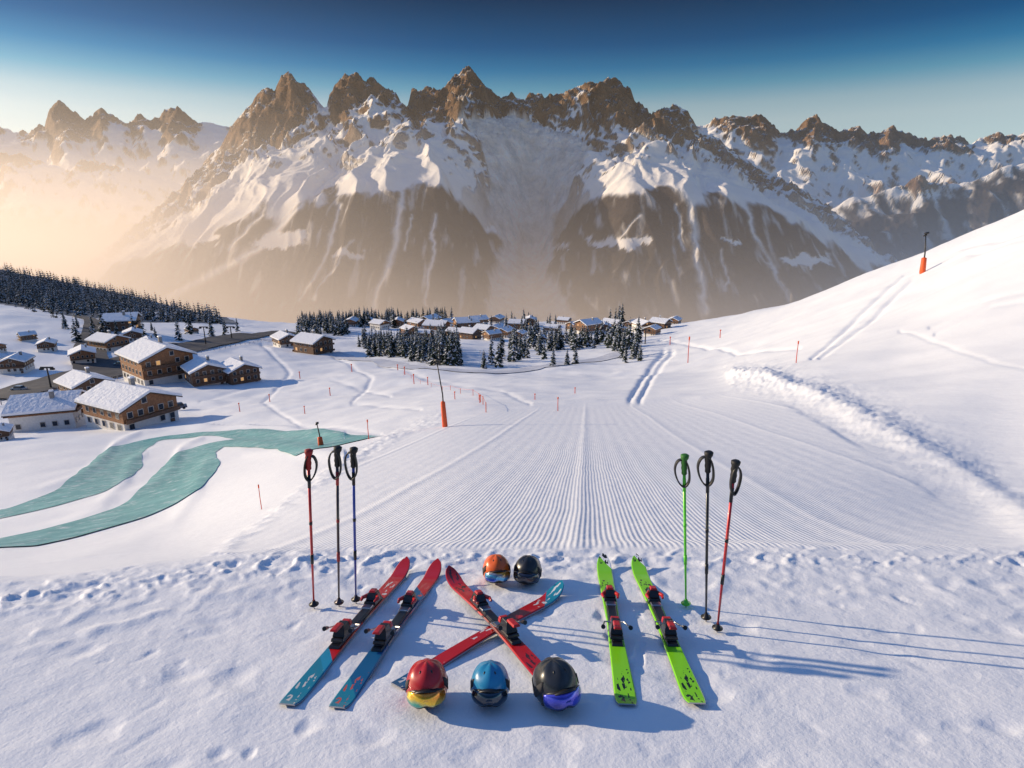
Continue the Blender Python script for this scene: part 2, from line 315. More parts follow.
# ---------------------------------------------------------------- mesh builder
class MB:
    def __init__(s): s.v=[];s.f=[];s.m=[];s.M=Matrix()
    def add(s,vs,fs,mi=0):
        o=len(s.v); s.v+= [tuple(s.M@Vector(p)) for p in vs]; s.f+=[tuple(i+o for i in f) for f in fs]; s.m+=[mi]*len(fs)
    def box(s,x0,x1,y0,y1,z0,z1,mi=0,tx=1,ty=1):
        cx,cy=(x0+x1)/2,(y0+y1)/2; hx,hy=(x1-x0)/2,(y1-y0)/2
        vs=[(cx+a*hx,cy+b*hy,z0) for a,b in ((-1,-1),(1,-1),(1,1),(-1,1))]+[(cx+a*hx*tx,cy+b*hy*ty,z1) for a,b in ((-1,-1),(1,-1),(1,1),(-1,1))]
        s.add(vs,[(3,2,1,0),(4,5,6,7),(0,1,5,4),(1,2,6,5),(2,3,7,6),(3,0,4,7)],mi)
    def tube(s,pts,rad,n=10,mi=0,caps=True):
        pts=[Vector(p) for p in pts]; rad=rad if isinstance(rad,(list,tuple)) else [rad]*len(pts); vs=[];fs=[]
        for i,p in enumerate(pts):
            t=(pts[min(i+1,len(pts)-1)]-pts[max(i-1,0)]).normalized(); a=t.orthogonal().normalized() if i==0 else (a-t*a.dot(t)).normalized(); b=t.cross(a)
            for k in range(n):
                th=2*math.pi*k/n; vs.append(p+(a*math.cos(th)+b*math.sin(th))*rad[i])
        for i in range(len(pts)-1):
            for k in range(n): fs.append((i*n+k,i*n+(k+1)%n,(i+1)*n+(k+1)%n,(i+1)*n+k))
        if caps: fs.append(tuple(range(n))[::-1]); fs.append(tuple((len(pts)-1)*n+k for k in range(n)))
        s.add(vs,fs,mi)
    def mesh(s,name,mats,smooth=False,auto=True):
        me=bpy.data.meshes.new(name); me.from_pydata(s.v,[],s.f); 
        for m in mats: me.materials.append(m)
        me.polygons.foreach_set('material_index',s.m)
        if smooth: me.polygons.foreach_set('use_smooth',[True]*len(s.f))
        me.update(); return me
def obj(name,me,parent=None,mw=None,bevel=0,bseg=2,sub=0):
    o=bpy.data.objects.new(name,me); C.objects.link(o)
    if parent: o.parent=parent
    if mw is not None: o.matrix_world=mw
    if bevel:
        b=o.modifiers.new('b','BEVEL'); b.width=bevel; b.segments=bseg; b.limit_method='ANGLE'
    return o
def empty(name,mw):
    o=bpy.data.objects.new(name,None); o.empty_display_size=.3; C.objects.link(o); o.matrix_world=mw; return o

# ---------------------------------------------------------------- ribbons (roads, ice)
def ribbon(name,pts,w,m,off,cross=5,wob=1):
    H=[hit(*p)[:2] for p in pts]; P_=np.array(H); 
    t=np.concatenate([[0],np.cumsum(np.hypot(*np.diff(P_,axis=0).T))]); n=int(len(pts)*20); tt=np.linspace(0,t[-1],n)
    q=np.stack([np.interp(tt,t,P_[:,0]),np.interp(tt,t,P_[:,1])],1); q=gsm(q,7,0); tg=np.gradient(q,axis=0); tg/=np.linalg.norm(tg,axis=1)[:,None]+1e-9
    nr=np.stack([-tg[:,1],tg[:,0]],1); vs=[];fs=[]
    for j in range(cross):
        s=(j/(cross-1)-.5)*w*(1+wob*(.10*np.sin(tt*.35)+.05*np.sin(tt*.9+j))); a=q+nr*s[:,None]; z=terrain(a[:,0],a[:,1])+off; vs.append(np.stack([a[:,0],a[:,1],z],1))
    V_=np.stack(vs,1).reshape(-1,3)
    for i in range(n-1):
        for j in range(cross-1): a=i*cross+j; fs.append((a,a+1,a+cross+1,a+cross))
    me=bpy.data.meshes.new(name); me.from_pydata(V_.tolist(),[],fs); me.polygons.foreach_set('use_smooth',[True]*len(fs)); me.materials.append(m); me.update()
    return obj(name,me),q
ice=bpy.data.materials.new('teal_ice'); ice.use_nodes=True; k=NB(ice); b=k.n['Principled BSDF']; geo=k.n.new('ShaderNodeNewGeometry')
n1=k.noise(geo.outputs['Position'],.8,6,.7); n2=k.noise(geo.outputs['Position'],1.7,5,.7)
r=k.n.new('ShaderNodeValToRGB'); e=r.color_ramp.elements; e[0].position=.35; e[0].color=(.045,.29,.31,1); e[1].position=.68; e[1].color=(.22,.53,.53,1)
k.l.new(n1,r.inputs[0]); sn_=k.m('MULTIPLY',k.m('SUBTRACT',n2,.54,clamp=True),6,clamp=True); k.l.new(k.mix(sn_,r.outputs[0],(.7,.76,.8,1)),b.inputs['Base Color']); b.inputs['Roughness'].default_value=.4; k.l.new(k.bump(n1,.03),b.inputs['Normal'])
ribbon('ice_track',TRK1,3.9,ice,.03,13,.5); ribbon('ice_track',TRK2,3.9,ice,.045,13,.5)
asph=mat('asphalt',(.06,.06,.067),.8,0,.3,.5)
ribbon('road',[(-40,407),(0,398),(50,386),(95,374),(140,362),(175,350),(215,342),(262,334),(300,333)],15,asph,.5,9,.1)
ribbon('road',[(96,374),(86,352),(98,336),(97,322),(80,317)],9,asph,.45,9,.1)
trod=mat('trodden_snow',(.62,.64,.70),.7,0,.1,.3)
ribbon('snow_path',[(262,338),(330,352),(390,364),(450,373),(500,373),(545,366),(600,360),(640,350)],7,trod,.18)

# ---------------------------------------------------------------- conifers
def conifer_arr(h,layers,nb,rs):
    vs=[];fs=[];cs=[]
    def tri(a,b,c,col):
        o=len(vs); vs.extend((a,b,c)); fs.append((o,o+1,o+2)); cs.append(col)
    g=lambda: (lambda t:(.020*t,.030*t,.024*t))(rs.uniform(.6,1.9))
    n=5
    for k in range(n):
        a0,a1=2*math.pi*k/n,2*math.pi*(k+1)/n; r=.018*h
        tri((r*math.cos(a0),r*math.sin(a0),-.05*h),(r*math.cos(a1),r*math.sin(a1),-.05*h),(0,0,h*.95),(.06,.045,.035))
    for L_ in range(layers):
        t=L_/(layers-1); z=h*(.10+.86*t**.9); R=h*.19*(1-t)**.8+.015*h
        for k in range(nb):
            if rs.random()<.10: continue
            a=rs.uniform(0,2*math.pi); r=R*rs.uniform(.7,1.2); dz=-r*rs.uniform(.25,.55); w=r*rs.uniform(.30,.5)
            ca,sa=math.cos(a),math.sin(a); zz=z+rs.uniform(-.02,.02)*h
            root=(0,0,zz+.03*h); tip=(ca*r,sa*r,zz+dz); m1=(ca*r*.6-sa*w,sa*r*.6+ca*w,zz+dz*.75); m2=(ca*r*.6+sa*w,sa*r*.6-ca*w,zz+dz*.75)
            mid=(ca*r*.6,sa*r*.6,zz+dz*.35)
            c=g(); s=rs.random()<.5; sc=(.6,.63,.7)
            tri(root,m1,mid,sc if s else c); tri(root,mid,m2,sc if rs.random()<.25 else c); tri(m1,tip,mid,c if rs.random()<.7 else sc); tri(mid,tip,m2,c)
    return np.array(vs),np.array(fs),np.array(cs)
fol=bpy.data.materials.new('conifer_foliage'); fol.use_nodes=True; a=fol.node_tree.nodes.new('ShaderNodeAttribute'); a.attribute_name='Col'
fol.node_tree.links.new(a.outputs['Color'],fol.node_tree.nodes['Principled BSDF'].inputs['Base Color']); fol.node_tree.nodes['Principled BSDF'].inputs['Roughness'].default_value=.9
fol.node_tree.nodes['Principled BSDF'].inputs['Specular IOR Level'].default_value=.1
def arrmesh(name,vs,fs,cs):
    me=bpy.data.meshes.new(name); me.vertices.add(len(vs)); me.vertices.foreach_set('co',vs.astype(np.float32).ravel()); nf=len(fs)
    me.loops.add(nf*3); me.loops.foreach_set('vertex_index',fs.astype(np.int32).ravel()); me.polygons.add(nf); me.polygons.foreach_set('loop_start',np.arange(0,nf*3,3,dtype=np.int32))
    me.update(calc_edges=True); at=me.color_attributes.new('Col','FLOAT_COLOR','POINT'); c=np.repeat(cs,3,0); at.data.foreach_set('color',np.concatenate([c,np.ones((len(c),1))],1).astype(np.float32).ravel())
    me.materials.append(fol); return me
rs=random.Random(5); VAR=[conifer_arr(1,12,9,rs) for _ in range(6)]; VLO=[conifer_arr(1,6,6,rs) for _ in range(4)]
def forest(name,polys,var,hs):
    Vs=[];Fs=[];Cs=[];o=0
    for poly,n,hm in polys:
        xs=[p[0] for p in poly]; ys=[p[1] for p in poly]; c=0; tries=0
        while c<n and tries<n*20:
            tries+=1; px=rs.uniform(min(xs),max(xs)); py=rs.uniform(min(ys),max(ys))
            if not inpoly(np.array([px]),np.array([py]),poly)[0]: continue
            x,y,z=hit(px,py); 
            if y>1000: continue
            h=hm*rs.uniform(.6,1.25); v,f,cc=var[rs.randrange(len(var))]; a=rs.uniform(0,6.28); ca,sa=math.cos(a),math.sin(a); wd=h*rs.uniform(.85,1.2)
            q=np.stack([x+(v[:,0]*ca-v[:,1]*sa)*wd,y+(v[:,0]*sa+v[:,1]*ca)*wd,z+v[:,2]*h],1)
            Vs.append(q);Fs.append(f+o);Cs.append(cc);o+=len(v);c+=1
    return obj(name,arrmesh(name,np.concatenate(Vs),np.concatenate(Fs),np.concatenate(Cs)))
forest('conifer_forest',[([(368,352),(400,350),(460,352),(462,366),(430,366),(395,358),(366,356)],130,8.5),([(340,342),(420,340),(455,344),(460,350),(370,350)],60,7.5),
  ([(298,334),(345,326),(350,334),(300,338)],40,10),([(475,354),(560,352),(560,362),(485,368)],14,8),([(500,342),(600,338),(606,350),(510,352)],60,9),([(600,340),(640,338),(640,350),(610,354)],28,9.5),
  ([(300,326),(350,322),(480,317),(680,318),(680,321),(480,320),(300,329)],190,10),([(610,352),(640,352),(640,360),(615,362)],6,8),([(358,320),(395,318),(395,328),(360,328)],30,11),([(600,322),(625,322),(625,330),(600,330)],9,13),([(490,324),(560,322),(560,334),(490,336)],26,9),([(395,326),(480,324),(480,338),(395,338)],30,7.5),([(60,340),(260,330),(260,336),(60,350)],14,9)],VAR,1)
forest('conifer_forest',[([(-60,252),(0,256),(60,272),(130,290),(215,314),(225,325),(130,320),(60,314),(30,306),(-60,294)],1700,10),([(0,300),(40,308),(70,318),(40,318)],20,7)],VLO,1)
for px,py,hp in [(66,330,18),(78,329,14),(212,336,20),(152,330,10),(484,368,20),(575,365,22),(567,366,18),(553,367,20),(625,362,20),(640,360,18),(520,352,16),(44,312,10),(52,314,12)]:
    x,y,z=hit(px,py); h=hp*(y*cp-(z-HC)*sp)/F; v,f,c=conifer_arr(h,14,12,rs); o=obj('pine_tree',arrmesh('pine_tree',v,f,c)); o.location=(x,y,z)

# ---------------------------------------------------------------- chalets
M_pl=mat('white_plaster',(.74,.71,.66),.8,0,.08,2); M_wd=mat('timber',(.29,.135,.06),.7,0,.35,3); M_wd2=mat('dark_timber',(.15,.080,.045),.7,0,.35,3); M_rf=mat('roof_boards',(.07,.05,.04),.8,0,.3,3)
M_sn=mat('roof_snow',(.89,.90,.93),.6,0,.03,1,.15); M_gl=mat('window_glass',(.03,.035,.045),.1); M_fr=mat('window_frame',(.55,.5,.44),.6); M_st=mat('chimney_stone',(.3,.28,.26),.9,0,.3,4)
M_lit=bpy.data.materials.new('lit_window'); M_lit.use_nodes=True; _b=M_lit.node_tree.nodes['Principled BSDF']; _b.inputs['Base Color'].default_value=(.5,.25,.1,1); _b.inputs['Emission Color'].default_value=(1,.55,.2,1); _b.inputs['Emission Strength'].default_value=.5
def chalet_parts(w,l,h,base,wd,rr):
    P_={}
    pitch=.40; rh=w/2*pitch; ov=1.0
    b=MB(); b.box(-w/2,w/2,-l/2,l/2,-4,base); P_['plaster_base']=(b,[M_pl])
    b=MB(); a=w/2+.06; c=l/2+.06
    vs=[(-a,-c,base),(a,-c,base),(a,-c,h),(0,-c,h+rh),(-a,-c,h),(-a,c,base),(a,c,base),(a,c,h),(0,c,h+rh),(-a,c,h)]
    b.add(vs,[(0,1,2,3,4),(9,8,7,6,5),(1,6,7,2),(5,0,4,9),(4,3,8,9),(3,2,7,8),(0,5,6,1)]); P_['timber_walls']=(b,[wd])
    def roof(t0,t1,e,mi):
        bb=MB(); x=w/2+e; y=l/2+e; z=h-e*pitch
        for sg in (-1,1):
            vs=[(0,-y,h+rh+t0),(sg*x,-y,z+t0),(sg*x,y,z+t0),(0,y,h+rh+t0),(0,-y,h+rh+t1),(sg*x,-y,z+t1),(sg*x,y,z+t1),(0,y,h+rh+t1)]
            bb.add(vs,[(0,1,2,3),(7,6,5,4),(0,4,5,1),(1,5,6,2),(2,6,7,3),(3,7,4,0)] if sg>0 else [(3,2,1,0),(4,5,6,7),(1,5,4,0),(2,6,5,1),(3,7,6,2),(0,4,7,3)])
        return (bb,[mi])
    P_['roof']=roof(.02,.25,ov,M_rf); P_['snow_on_roof']=roof(.26,.85,ov-.05,M_sn)
    wi=MB()
    floors=[base*.35] if base>2 else []
    z=base+.9
    while z<h-1.0: floors.append(z); z+=2.6
    floors.append(h+rh*.15)
    for si,(n,horiz) in enumerate((((int(w/2.4)),0),((int(w/2.4)),1),(int(l/2.8),2),(int(l/2.8),3))):
        for fi,zf in enumerate(floors):
            if fi==len(floors)-1:
                if horiz>1: continue
                nn=max(1,n-3)
            else: nn=n
            for k_ in range(nn):
                if rr.random()<.1: continue
                L_=(w if horiz<2 else l); s=(k_-(nn-1)/2)*L_/(n+.3); mi=2 if rr.random()<.06 else 0
                for (hw,hh,d0,d1,m_) in ((.62,.72,.0,.07,1),(.5,.6,.07,.09,mi)):
                    d0+=.065; d1+=.065
                    if horiz==0: wi.box(s-hw,s+hw,-l/2-d1,-l/2-d0,zf-hh+.7,zf+hh+.7,m_)
                    elif horiz==1: wi.box(s-hw,s+hw,l/2+d0,l/2+d1,zf-hh+.7,zf+hh+.7,m_)
                    elif horiz==2: wi.box(-w/2-d1,-w/2-d0,s-hw,s+hw,zf-hh+.7,zf+hh+.7,m_)
                    else: wi.box(w/2+d0,w/2+d1,s-hw,s+hw,zf-hh+.7,zf+hh+.7,m_)
    P_['windows']=(wi,[M_gl,M_fr,M_lit])
    ba=MB()
    for zf in (base+.05,)+((base+2.7,) if h-base>4.5 else ()):
        for sg in (-1,1):
            y0,y1=(-l/2-1.1,-l/2-.08) if sg<0 else (l/2+.08,l/2+1.1); ba.box(-w/2,w/2,y0,y1,zf,zf+.12)
            ye=-l/2-1.1 if sg<0 else l/2+1.02
            ba.box(-w/2,w/2,ye,ye+.08,zf+.125,zf+.85)
    P_['balcony']=(ba,[M_wd2])
    ch=MB(); ch.box(w*.15,w*.15+.9,l*.1,l*.1+.9,h,h+rh+1.6); P_['chimney']=(ch,[M_st])
    cs_=MB(); cs_.box(w*.15-.1,w*.15+1.0,l*.1-.1,l*.1+1.0,h+rh+1.605,h+rh+1.95,0,.8,.8); P_['chimney_snow']=(cs_,[M_sn])
    dr=MB(); dr.box(w*.33,w*.33+1.0,-l/2-.13,-l/2-.01,-.2,2.0); P_['door']=(dr,[M_wd2])
    return {k_:v[0].mesh('chalet_'+k_,v[1]) for k_,v in P_.items()}
rr=random.Random(2)
CV=[chalet_parts(12,15,5.6,2.6,M_wd,rr),chalet_parts(11,12,5.4,.6,M_wd2,rr),chalet_parts(14,17,8,2.7,M_wd,rr),chalet_parts(10,12,5.2,2.5,M_wd2,rr),chalet_parts(13,14,6.0,5.0,M_wd,rr)]
CW=[17,14,19,13,16]
def chalet(px,py,wpx,vi,rot,sink=0):
    x,y,z=hit(px,py); s=wpx*(y*cp-(z-HC)*sp)/F/(CW[vi]*1.12)
    e=empty('chalet',Matrix.Translation((x,y,z-sink*s+.3))@Matrix.Rotation(math.radians(rot),4,'Z')@Matrix.Scale(s,4))
    for n_,me in CV[vi].items(): o=bpy.data.objects.new(n_,me); C.objects.link(o); o.parent=e
for a in [(134,425,84,0,62,0),(54,427,66,4,-70,0),(88,400,46,3,55,0),(160,380,70,2,50,0),(206,383,42,1,40,0),(240,381,40,1,45,0),(2,440,24,3,30,0),(84,362,32,0,35,0),(18,371,30,3,20,0),(-8,368,26,1,10,0),(-4,352,20,0,60,0),
          (110,350,36,0,65,0),(124,332,34,1,-70,0),(150,352,26,1,35,0),(134,342,22,3,30,0),(314,353,36,1,60,0),(286,347,26,3,40,0),(48,350,20,3,30,0),(192,333,14,0,50,0),(28,340,16,1,-40,0)]: chalet(*a)
for px,py,w in [(352,327,15),(366,325,14),(380,330,15),(418,328,17),(430,325,18),(437,332,22),(448,328,15),(466,331,22),(478,326,17),(484,335,16),(497,332,15),(505,337,17),(492,341,15),(470,340,18),(455,336,14),(517,329,15),(552,332,15),(588,333,22),(604,331,16),(575,330,15),(612,329,18),(631,329,15),(643,331,18),(660,329,17),(652,335,15),(540,343,13),(410,336,16),(398,327,14),(497,323,14),(530,326,14),(425,340,15),(620,336,15),(564,324,12),(674,325,14),(600,323,12),(340,332,13),(520,338,13),(556,340,13)]:
    chalet(px,py,w*1.2,rr.choice((0,0,2,1,4)),rr.uniform(-80,80))
for px,py,w in [(706,319,15),(744,312,20),(775,305,18),(790,300,11),(762,308,15),(722,316,12)]: chalet(px,py,w,rr.choice((0,1)),rr.uniform(-40,40),.6)

# ---------------------------------------------------------------- markers, fences
M_or=mat('orange_red_pad',(.75,.10,.02),.6); M_bk=mat('black_plastic',(.015,.015,.017),.4); M_metal=mat('galvanised_metal',(.3,.3,.32),.4,.8); M_rd=mat('marker_red',(.6,.04,.02),.5)
def marker(px,py,hp,pad,kind='snow_lance'):
    x,y,z=hit(px,py); s=(y*cp-(z-HC)*sp)/F; h=hp*s; r=max(.02,1.0*s)*.55
    b=MB(); b.tube([(0,0,-.2),(-.02*h,0,h*.5),(-.09*h if pad else -.02*h,0,h)],[r*1.5,r*1.2,r*.9] if pad else [r*.8,r*.7,r*.6],8,0)
    if pad:
        b.tube([(0,0,-.05*h),(0,0,h*.02),(-.02*h,0,h*.38),(-.02*h,0,h*.40)],[r*3.5,r*5,r*4.2,r*1.5],12,1)
        b.tube([(-.12*h,0,h),(-.02*h,0,h*1.02)],[r*2,r*2],8,0); b.tube([(-.14*h,0,h*.94),(-.06*h,0,h*.97)],[r*1.5,r*1.5],6,0)
    else:
        b.tube([(-.02*h,0,h*.9),(-.02*h,0,h*1.03)],[r*1.3,r*1.3],8,1)
    o=obj(kind,b.mesh(kind,[M_bk if pad else M_rd,M_or],True)); o.location=(x,y,z)
marker(445,427,68,True); marker(922,274,38,True); 
for px,py,h in [(688,362,26),(796,364,22),(369,440,20),(262,510,26),(305,414,8),(558,411,14),(480,404,8),(414,382,10),(405,376,8),(428,385,8),(575,395,6),(455,400,8),(535,400,6),(352,372,8),(398,372,6),(240,412,9),(270,402,8),(330,392,8),(300,378,7),(670,345,8),(720,338,8)]: marker(px,py,h,False,'piste_marker_pole')
marker(321,446,24,True)
def lamp(px,py,hp):
    x,y,z=hit(px,py); s=(y*cp-(z-HC)*sp)/F; h=hp*s; b=MB(); q=max(1,s/.35); b.tube([(0,0,-.3),(0,0,h)],[.22*q,.15*q],8); b.box(-1.4*q,1.4*q,-.15*q,.15*q,h,h+.3*q); b.box(-1.6*q,-.8*q,-.25,.25,h-.4*q,h-.01); b.box(.8*q,1.6*q,-.25,.25,h-.4*q,h-.01)
    o=obj('lift_pylon',b.mesh('lift_pylon',[M_bk])); o.location=(x,y,z)
for a in [(844,262,20),(752,306,18),(782,294,17),(645,345,14),(705,320,16),(52,392,22),(206,345,18),(440,366,20),(232,340,12),(818,276,16),(727,314,15),(872,250,12)]: lamp(*a)
def fence(name,pts,n,h,m,rails=(.35,.65,.95),r=.05):
    H=[hit(*p)[:2] for p in pts]; P_=np.array(H); t=np.linspace(0,len(pts)-1,n); q=np.stack([np.interp(t,range(len(pts)),P_[:,0]),np.interp(t,range(len(pts)),P_[:,1])],1); z=terrain(q[:,0],q[:,1]); b=MB()
    for i in range(n): b.tube([(q[i,0],q[i,1],z[i]-.2),(q[i,0],q[i,1],z[i]+h)],r,6)
    for i in range(n-1):
        for f_ in rails:
            b.tube([(q[i,0],q[i,1],z[i]+h*f_),(q[i+1,0],q[i+1,1],z[i+1]+h*f_)],r*.35,4)
    obj(name,b.mesh(name,[m]))
fence('rope_fence',[(404,376),(440,388),(478,398),(486,412)],12,.7,M_or,(.9,),.03)
fence('guard_rail',[(-20,412),(60,393),(130,375),(200,353),(262,342)],50,1.0,M_metal,(.35,.65,.95),.08)
fence('wooden_fence',[(480,354),(500,362),(520,358)],14,1.2,M_wd2)
def car(px,py,col):
    x,y,z=hit(px,py); b=MB(); b.box(-2.2,2.2,-.9,.9,.35,.95,0,.97,.95); b.box(-1.3,1.5,-.82,.82,.95,1.55,1,.72,.86); b.box(-.95,1.1,-.66,.66,1.555,1.62,0)
    for wx in (-1.4,1.4):
        for wy in (-.92,.92): b.tube([(wx,wy-.1,.35),(wx,wy+.1,.35)],[.35,.35],14,2)
    o=obj('parked_car',b.mesh('parked_car',[mat('car_paint',col,.3,.2,.02,1,0,.6),M_gl,M_bk]),bevel=.08); o.location=(x,y,z+.3); o.rotation_euler=(0,0,random.uniform(-.5,.5)+.4); o.scale=(.7,.7,.7)
for a in [(70,380,(.3,.04,.03)),(120,366,(.2,.22,.25)),(178,410,(.05,.07,.12)),(20,393,(.5,.5,.5))]: car(*a)

# ---------------------------------------------------------------- ski equipment
def ski_mat(name,stops,gcol,thr=.53,gs=1.0):
    m=bpy.data.materials.new(name); m.use_nodes=True; k=NB(m); b=k.n['Principled BSDF']; tc=k.n.new('ShaderNodeTexCoord')
    se=k.n.new('ShaderNodeSeparateXYZ'); k.l.new(tc.outputs['Object'],se.inputs[0]); y=se.outputs[1]
    w=k.m('ADD',y,k.m('MULTIPLY',se.outputs[0],1.6)) 
    r=k.n.new('ShaderNodeValToRGB'); r.color_ramp.interpolation='CONSTANT'
    while len(r.color_ramp.elements)<len(stops): r.color_ramp.elements.new(.5)
    for e,(p,c) in zip(r.color_ramp.elements,stops): e.position=p; e.color=c+(1,)
    k.l.new(k.m('DIVIDE',w,2.0),r.inputs[0])
    mp=k.n.new('ShaderNodeMapping'); mp.inputs['Scale'].default_value=(24*gs,9*gs,1); mp.inputs['Rotation'].default_value=(0,0,.45); k.l.new(tc.outputs['Object'],mp.inputs[0])
    n=k.noise(mp.outputs[0],1.6,2,.5)
    band=k.m('GREATER_THAN',k.m('SINE',k.m('MULTIPLY',y,9.5)),-.15)
    g=k.m('MULTIPLY',k.m('GREATER_THAN',n,thr),band); inn=k.m('LESS_THAN',k.m('ABSOLUTE',se.outputs[0]),.040); g=k.m('MULTIPLY',g,inn)
    c=k.mix(g,r.outputs[0],gcol+(1,)); k.l.new(c,b.inputs['Base Color']); b.inputs['Roughness'].default_value=.28; b.inputs['Coat Weight'].default_value=.4
    return m
RED=(.55,.012,.014); BLU=(.01,.12,.28); TEAL=(.015,.24,.36); GRN=(.25,.72,.015); BLK=(.01,.01,.012); WHT=(.8,.8,.8)
M_edge=mat('steel_edge',(.45,.45,.47),.3,1); M_base=mat('ski_base',(.02,.02,.022),.4)
M_bb=mat('binding_black',(.013,.013,.015),.32,0,.2,30,0,.3); M_br=mat('binding_red',(.55,.015,.012),.3,0,.1,30,0,.5); M_bs=mat('binding_steel',(.5,.5,.52),.3,1); M_bw=mat('binding_white',(.7,.7,.7),.4)
def ski(tail,tip,top,red=True,scale_w=1.0,lift=0,fr=(.36,.60),bind=True):
    a=fhit(*tail); t=fhit(*tip); L_=(t-a).length; up=Vector((0,.2036,1)).normalized(); fw=(t-a).normalized(); rt=fw.cross(up).normalized(); up=rt.cross(fw)
    base=a+up*(.012+lift); mw=Matrix((rt,fw,up)).transposed().to_4x4(); mw.translation=base
    e=empty('ski',mw)
    N=70
    def hw(s):
        w=np.interp(s,[0,.06,.45,.85,1],[.056,.060,.046,.063,.060])
        if s>.93: w*=math.sqrt(max(0,1-((s-.93)/.07)**2))*.9+.1*(1-(s-.93)/.07)
        if s<.02: w*=.8+.2*s/.02
        return w*scale_w
    def hz(s):
        z=0
        if s>.86: z+=.085*((s-.86)/.14)**2
        if s<.05: z+=.012*((.05-s)/.05)**2
        return z+.010*math.sin(math.pi*min(1,max(0,(s-.08)/.75)))
    vs=[];fs=[];ms=[]
    cr=[-1,-.88,-.45,0,.45,.88,1]; n=len(cr)
    for i in range(N+1):
        s=i/N; w=max(hw(s),.004); z=hz(s); th=.006+.010*math.sin(math.pi*min(1,max(0,s)))
        for c_ in cr: vs.append((c_*w,s*L_,z+(th*(1 if abs(c_)<.95 else .45))))
        vs.append((-w,s*L_,z-.002)); vs.append((w,s*L_,z-.002))
    q=n+2
    for i in range(N):
        o=i*q; p=o+q
        for j in range(n-1): fs.append((o+j,o+j+1,p+j+1,p+j)); ms.append(0)
        fs.append((o+n,o,p,p+n)); ms.append(1); fs.append((o+n-1,o+n+1,p+n+1,p+n-1)); ms.append(1); fs.append((o+n+1,o+n,p+n,p+n+1)); ms.append(2)
    o=0; fs.append(tuple([n]+[n+1]+list(range(n-1,-1,-1)))); ms.append(1)
    o=N*q; fs.append(tuple([o+n+1,o+n]+list(range(o,o+n)))); ms.append(1)
    me=bpy.data.meshes.new('ski_board'); me.from_pydata(vs,[],fs)
    for m_ in (top,M_edge,M_base): me.materials.append(m_)
    me.polygons.foreach_set('material_index',ms); me.update()
    obj('ski_board',me,e)
    if bind:
        yh,yt=fr[0]*L_,fr[1]*L_; z0=.030
        b=MB(); b.box(-.036,.036,yh-.16,yt+.13,.022,z0+.008,0,.9,.98); b.box(-.030,.030,yh-.12,yt-.08,z0+.0085,z0+.014,2,.9,1)
        obj('binding_plate',b.mesh('binding_plate',[M_bb,M_br,M_bb]),e,bevel=.004)
        b=MB(); z=z0+.009
        b.box(-.046,.046,yt-.05,yt+.09,z,z+.022,0,.9,.9); b.box(-.040,.040,yt-.02,yt+.085,z+.0225,z+.070,0,.75,.6); b.box(-.026,.026,yt+.0,yt+.06,z+.0705,z+.086,1,.8,.8); b.box(-.018,.018,yt+.04,yt+.10,z+.03,z+.05,3,.8,.8)
        for sg in (-1,1): b.tube([(sg*.030,yt+.03,z+.045),(sg*.058,yt-.03,z+.047),(sg*.050,yt-.075,z+.045)],[.016,.014,.009],8,1)
        b.box(-.036,.036,yt-.12,yt-.055,z,z+.013,2,.95,.9)
        obj('toe_piece',b.mesh('toe_piece',[M_bb,M_br,M_bs,M_bw]),e,bevel=.005)
        b=MB()
        b.box(-.044,.044,yh-.11,yh+.07,z,z+.022,0,.9,.95); b.box(-.042,.042,yh-.09,yh+.03,z+.023,z+.092,0,.65,.6); b.box(-.034,.034,yh+.025,yh+.065,z+.045,z+.080,1,.8,.8)
        b.box(-.026,.026,yh-.16,yh-.05,z+.0925,z+.108,1,.75,.9); b.box(-.035,.035,yh+.075,yh+.13,z,z+.012,2,.9,.9)
        obj('heel_piece',b.mesh('heel_piece',[M_bb,M_br,M_bs]),e,bevel=.005)
        b=MB()
        for sg in (-1,1): b.tube([(sg*.03,yh+.12,z+.01),(sg*.066,yh+.10,z+.02),(sg*.080,yh+.0,z+.045),(sg*.086,yh-.07,z+.07)],[.005]*4,6,2); b.tube([(sg*.086,yh-.055,z+.065),(sg*.087,yh-.10,z+.08)],[.011,.015],8,0)
        obj('brake_arms',b.mesh('brake_arms',[M_bb,M_br,M_bs]),e)
    return e
SA=ski_mat('ski_top_red_blue',[(0,TEAL),(.20,(.02,.3,.5)),(.26,RED),(.50,BLK),(.56,RED)],(.65,.62,.6),.58)
SB=ski_mat('ski_top_blue_red',[(0,TEAL),(.10,BLU),(.36,(.02,.05,.12)),(.60,BLU),(.74,RED)],(.55,.10,.08),.58)
SC=ski_mat('ski_top_red',[(0,RED),(.25,(.25,.01,.01)),(.40,RED)],(.06,.02,.02),.56)
SD=ski_mat('ski_top_red_teal',[(0,BLU),(.10,RED),(.42,(.3,.01,.01)),(.56,RED),(.72,TEAL)],(.7,.72,.74),.58)
SE=ski_mat('ski_top_green',[(0,GRN)],BLK,.55,1.1)
ski((287,709),(407,568),SA); ski((337,712),(438,570),SB)
ski((396,690),(562,593),SD,bind=False); ski((549,688),(449,581),SC,lift=.028,fr=(.34,.60))
ski((627,709),(603,564),SE); ski((697,708),(636,565),SE)

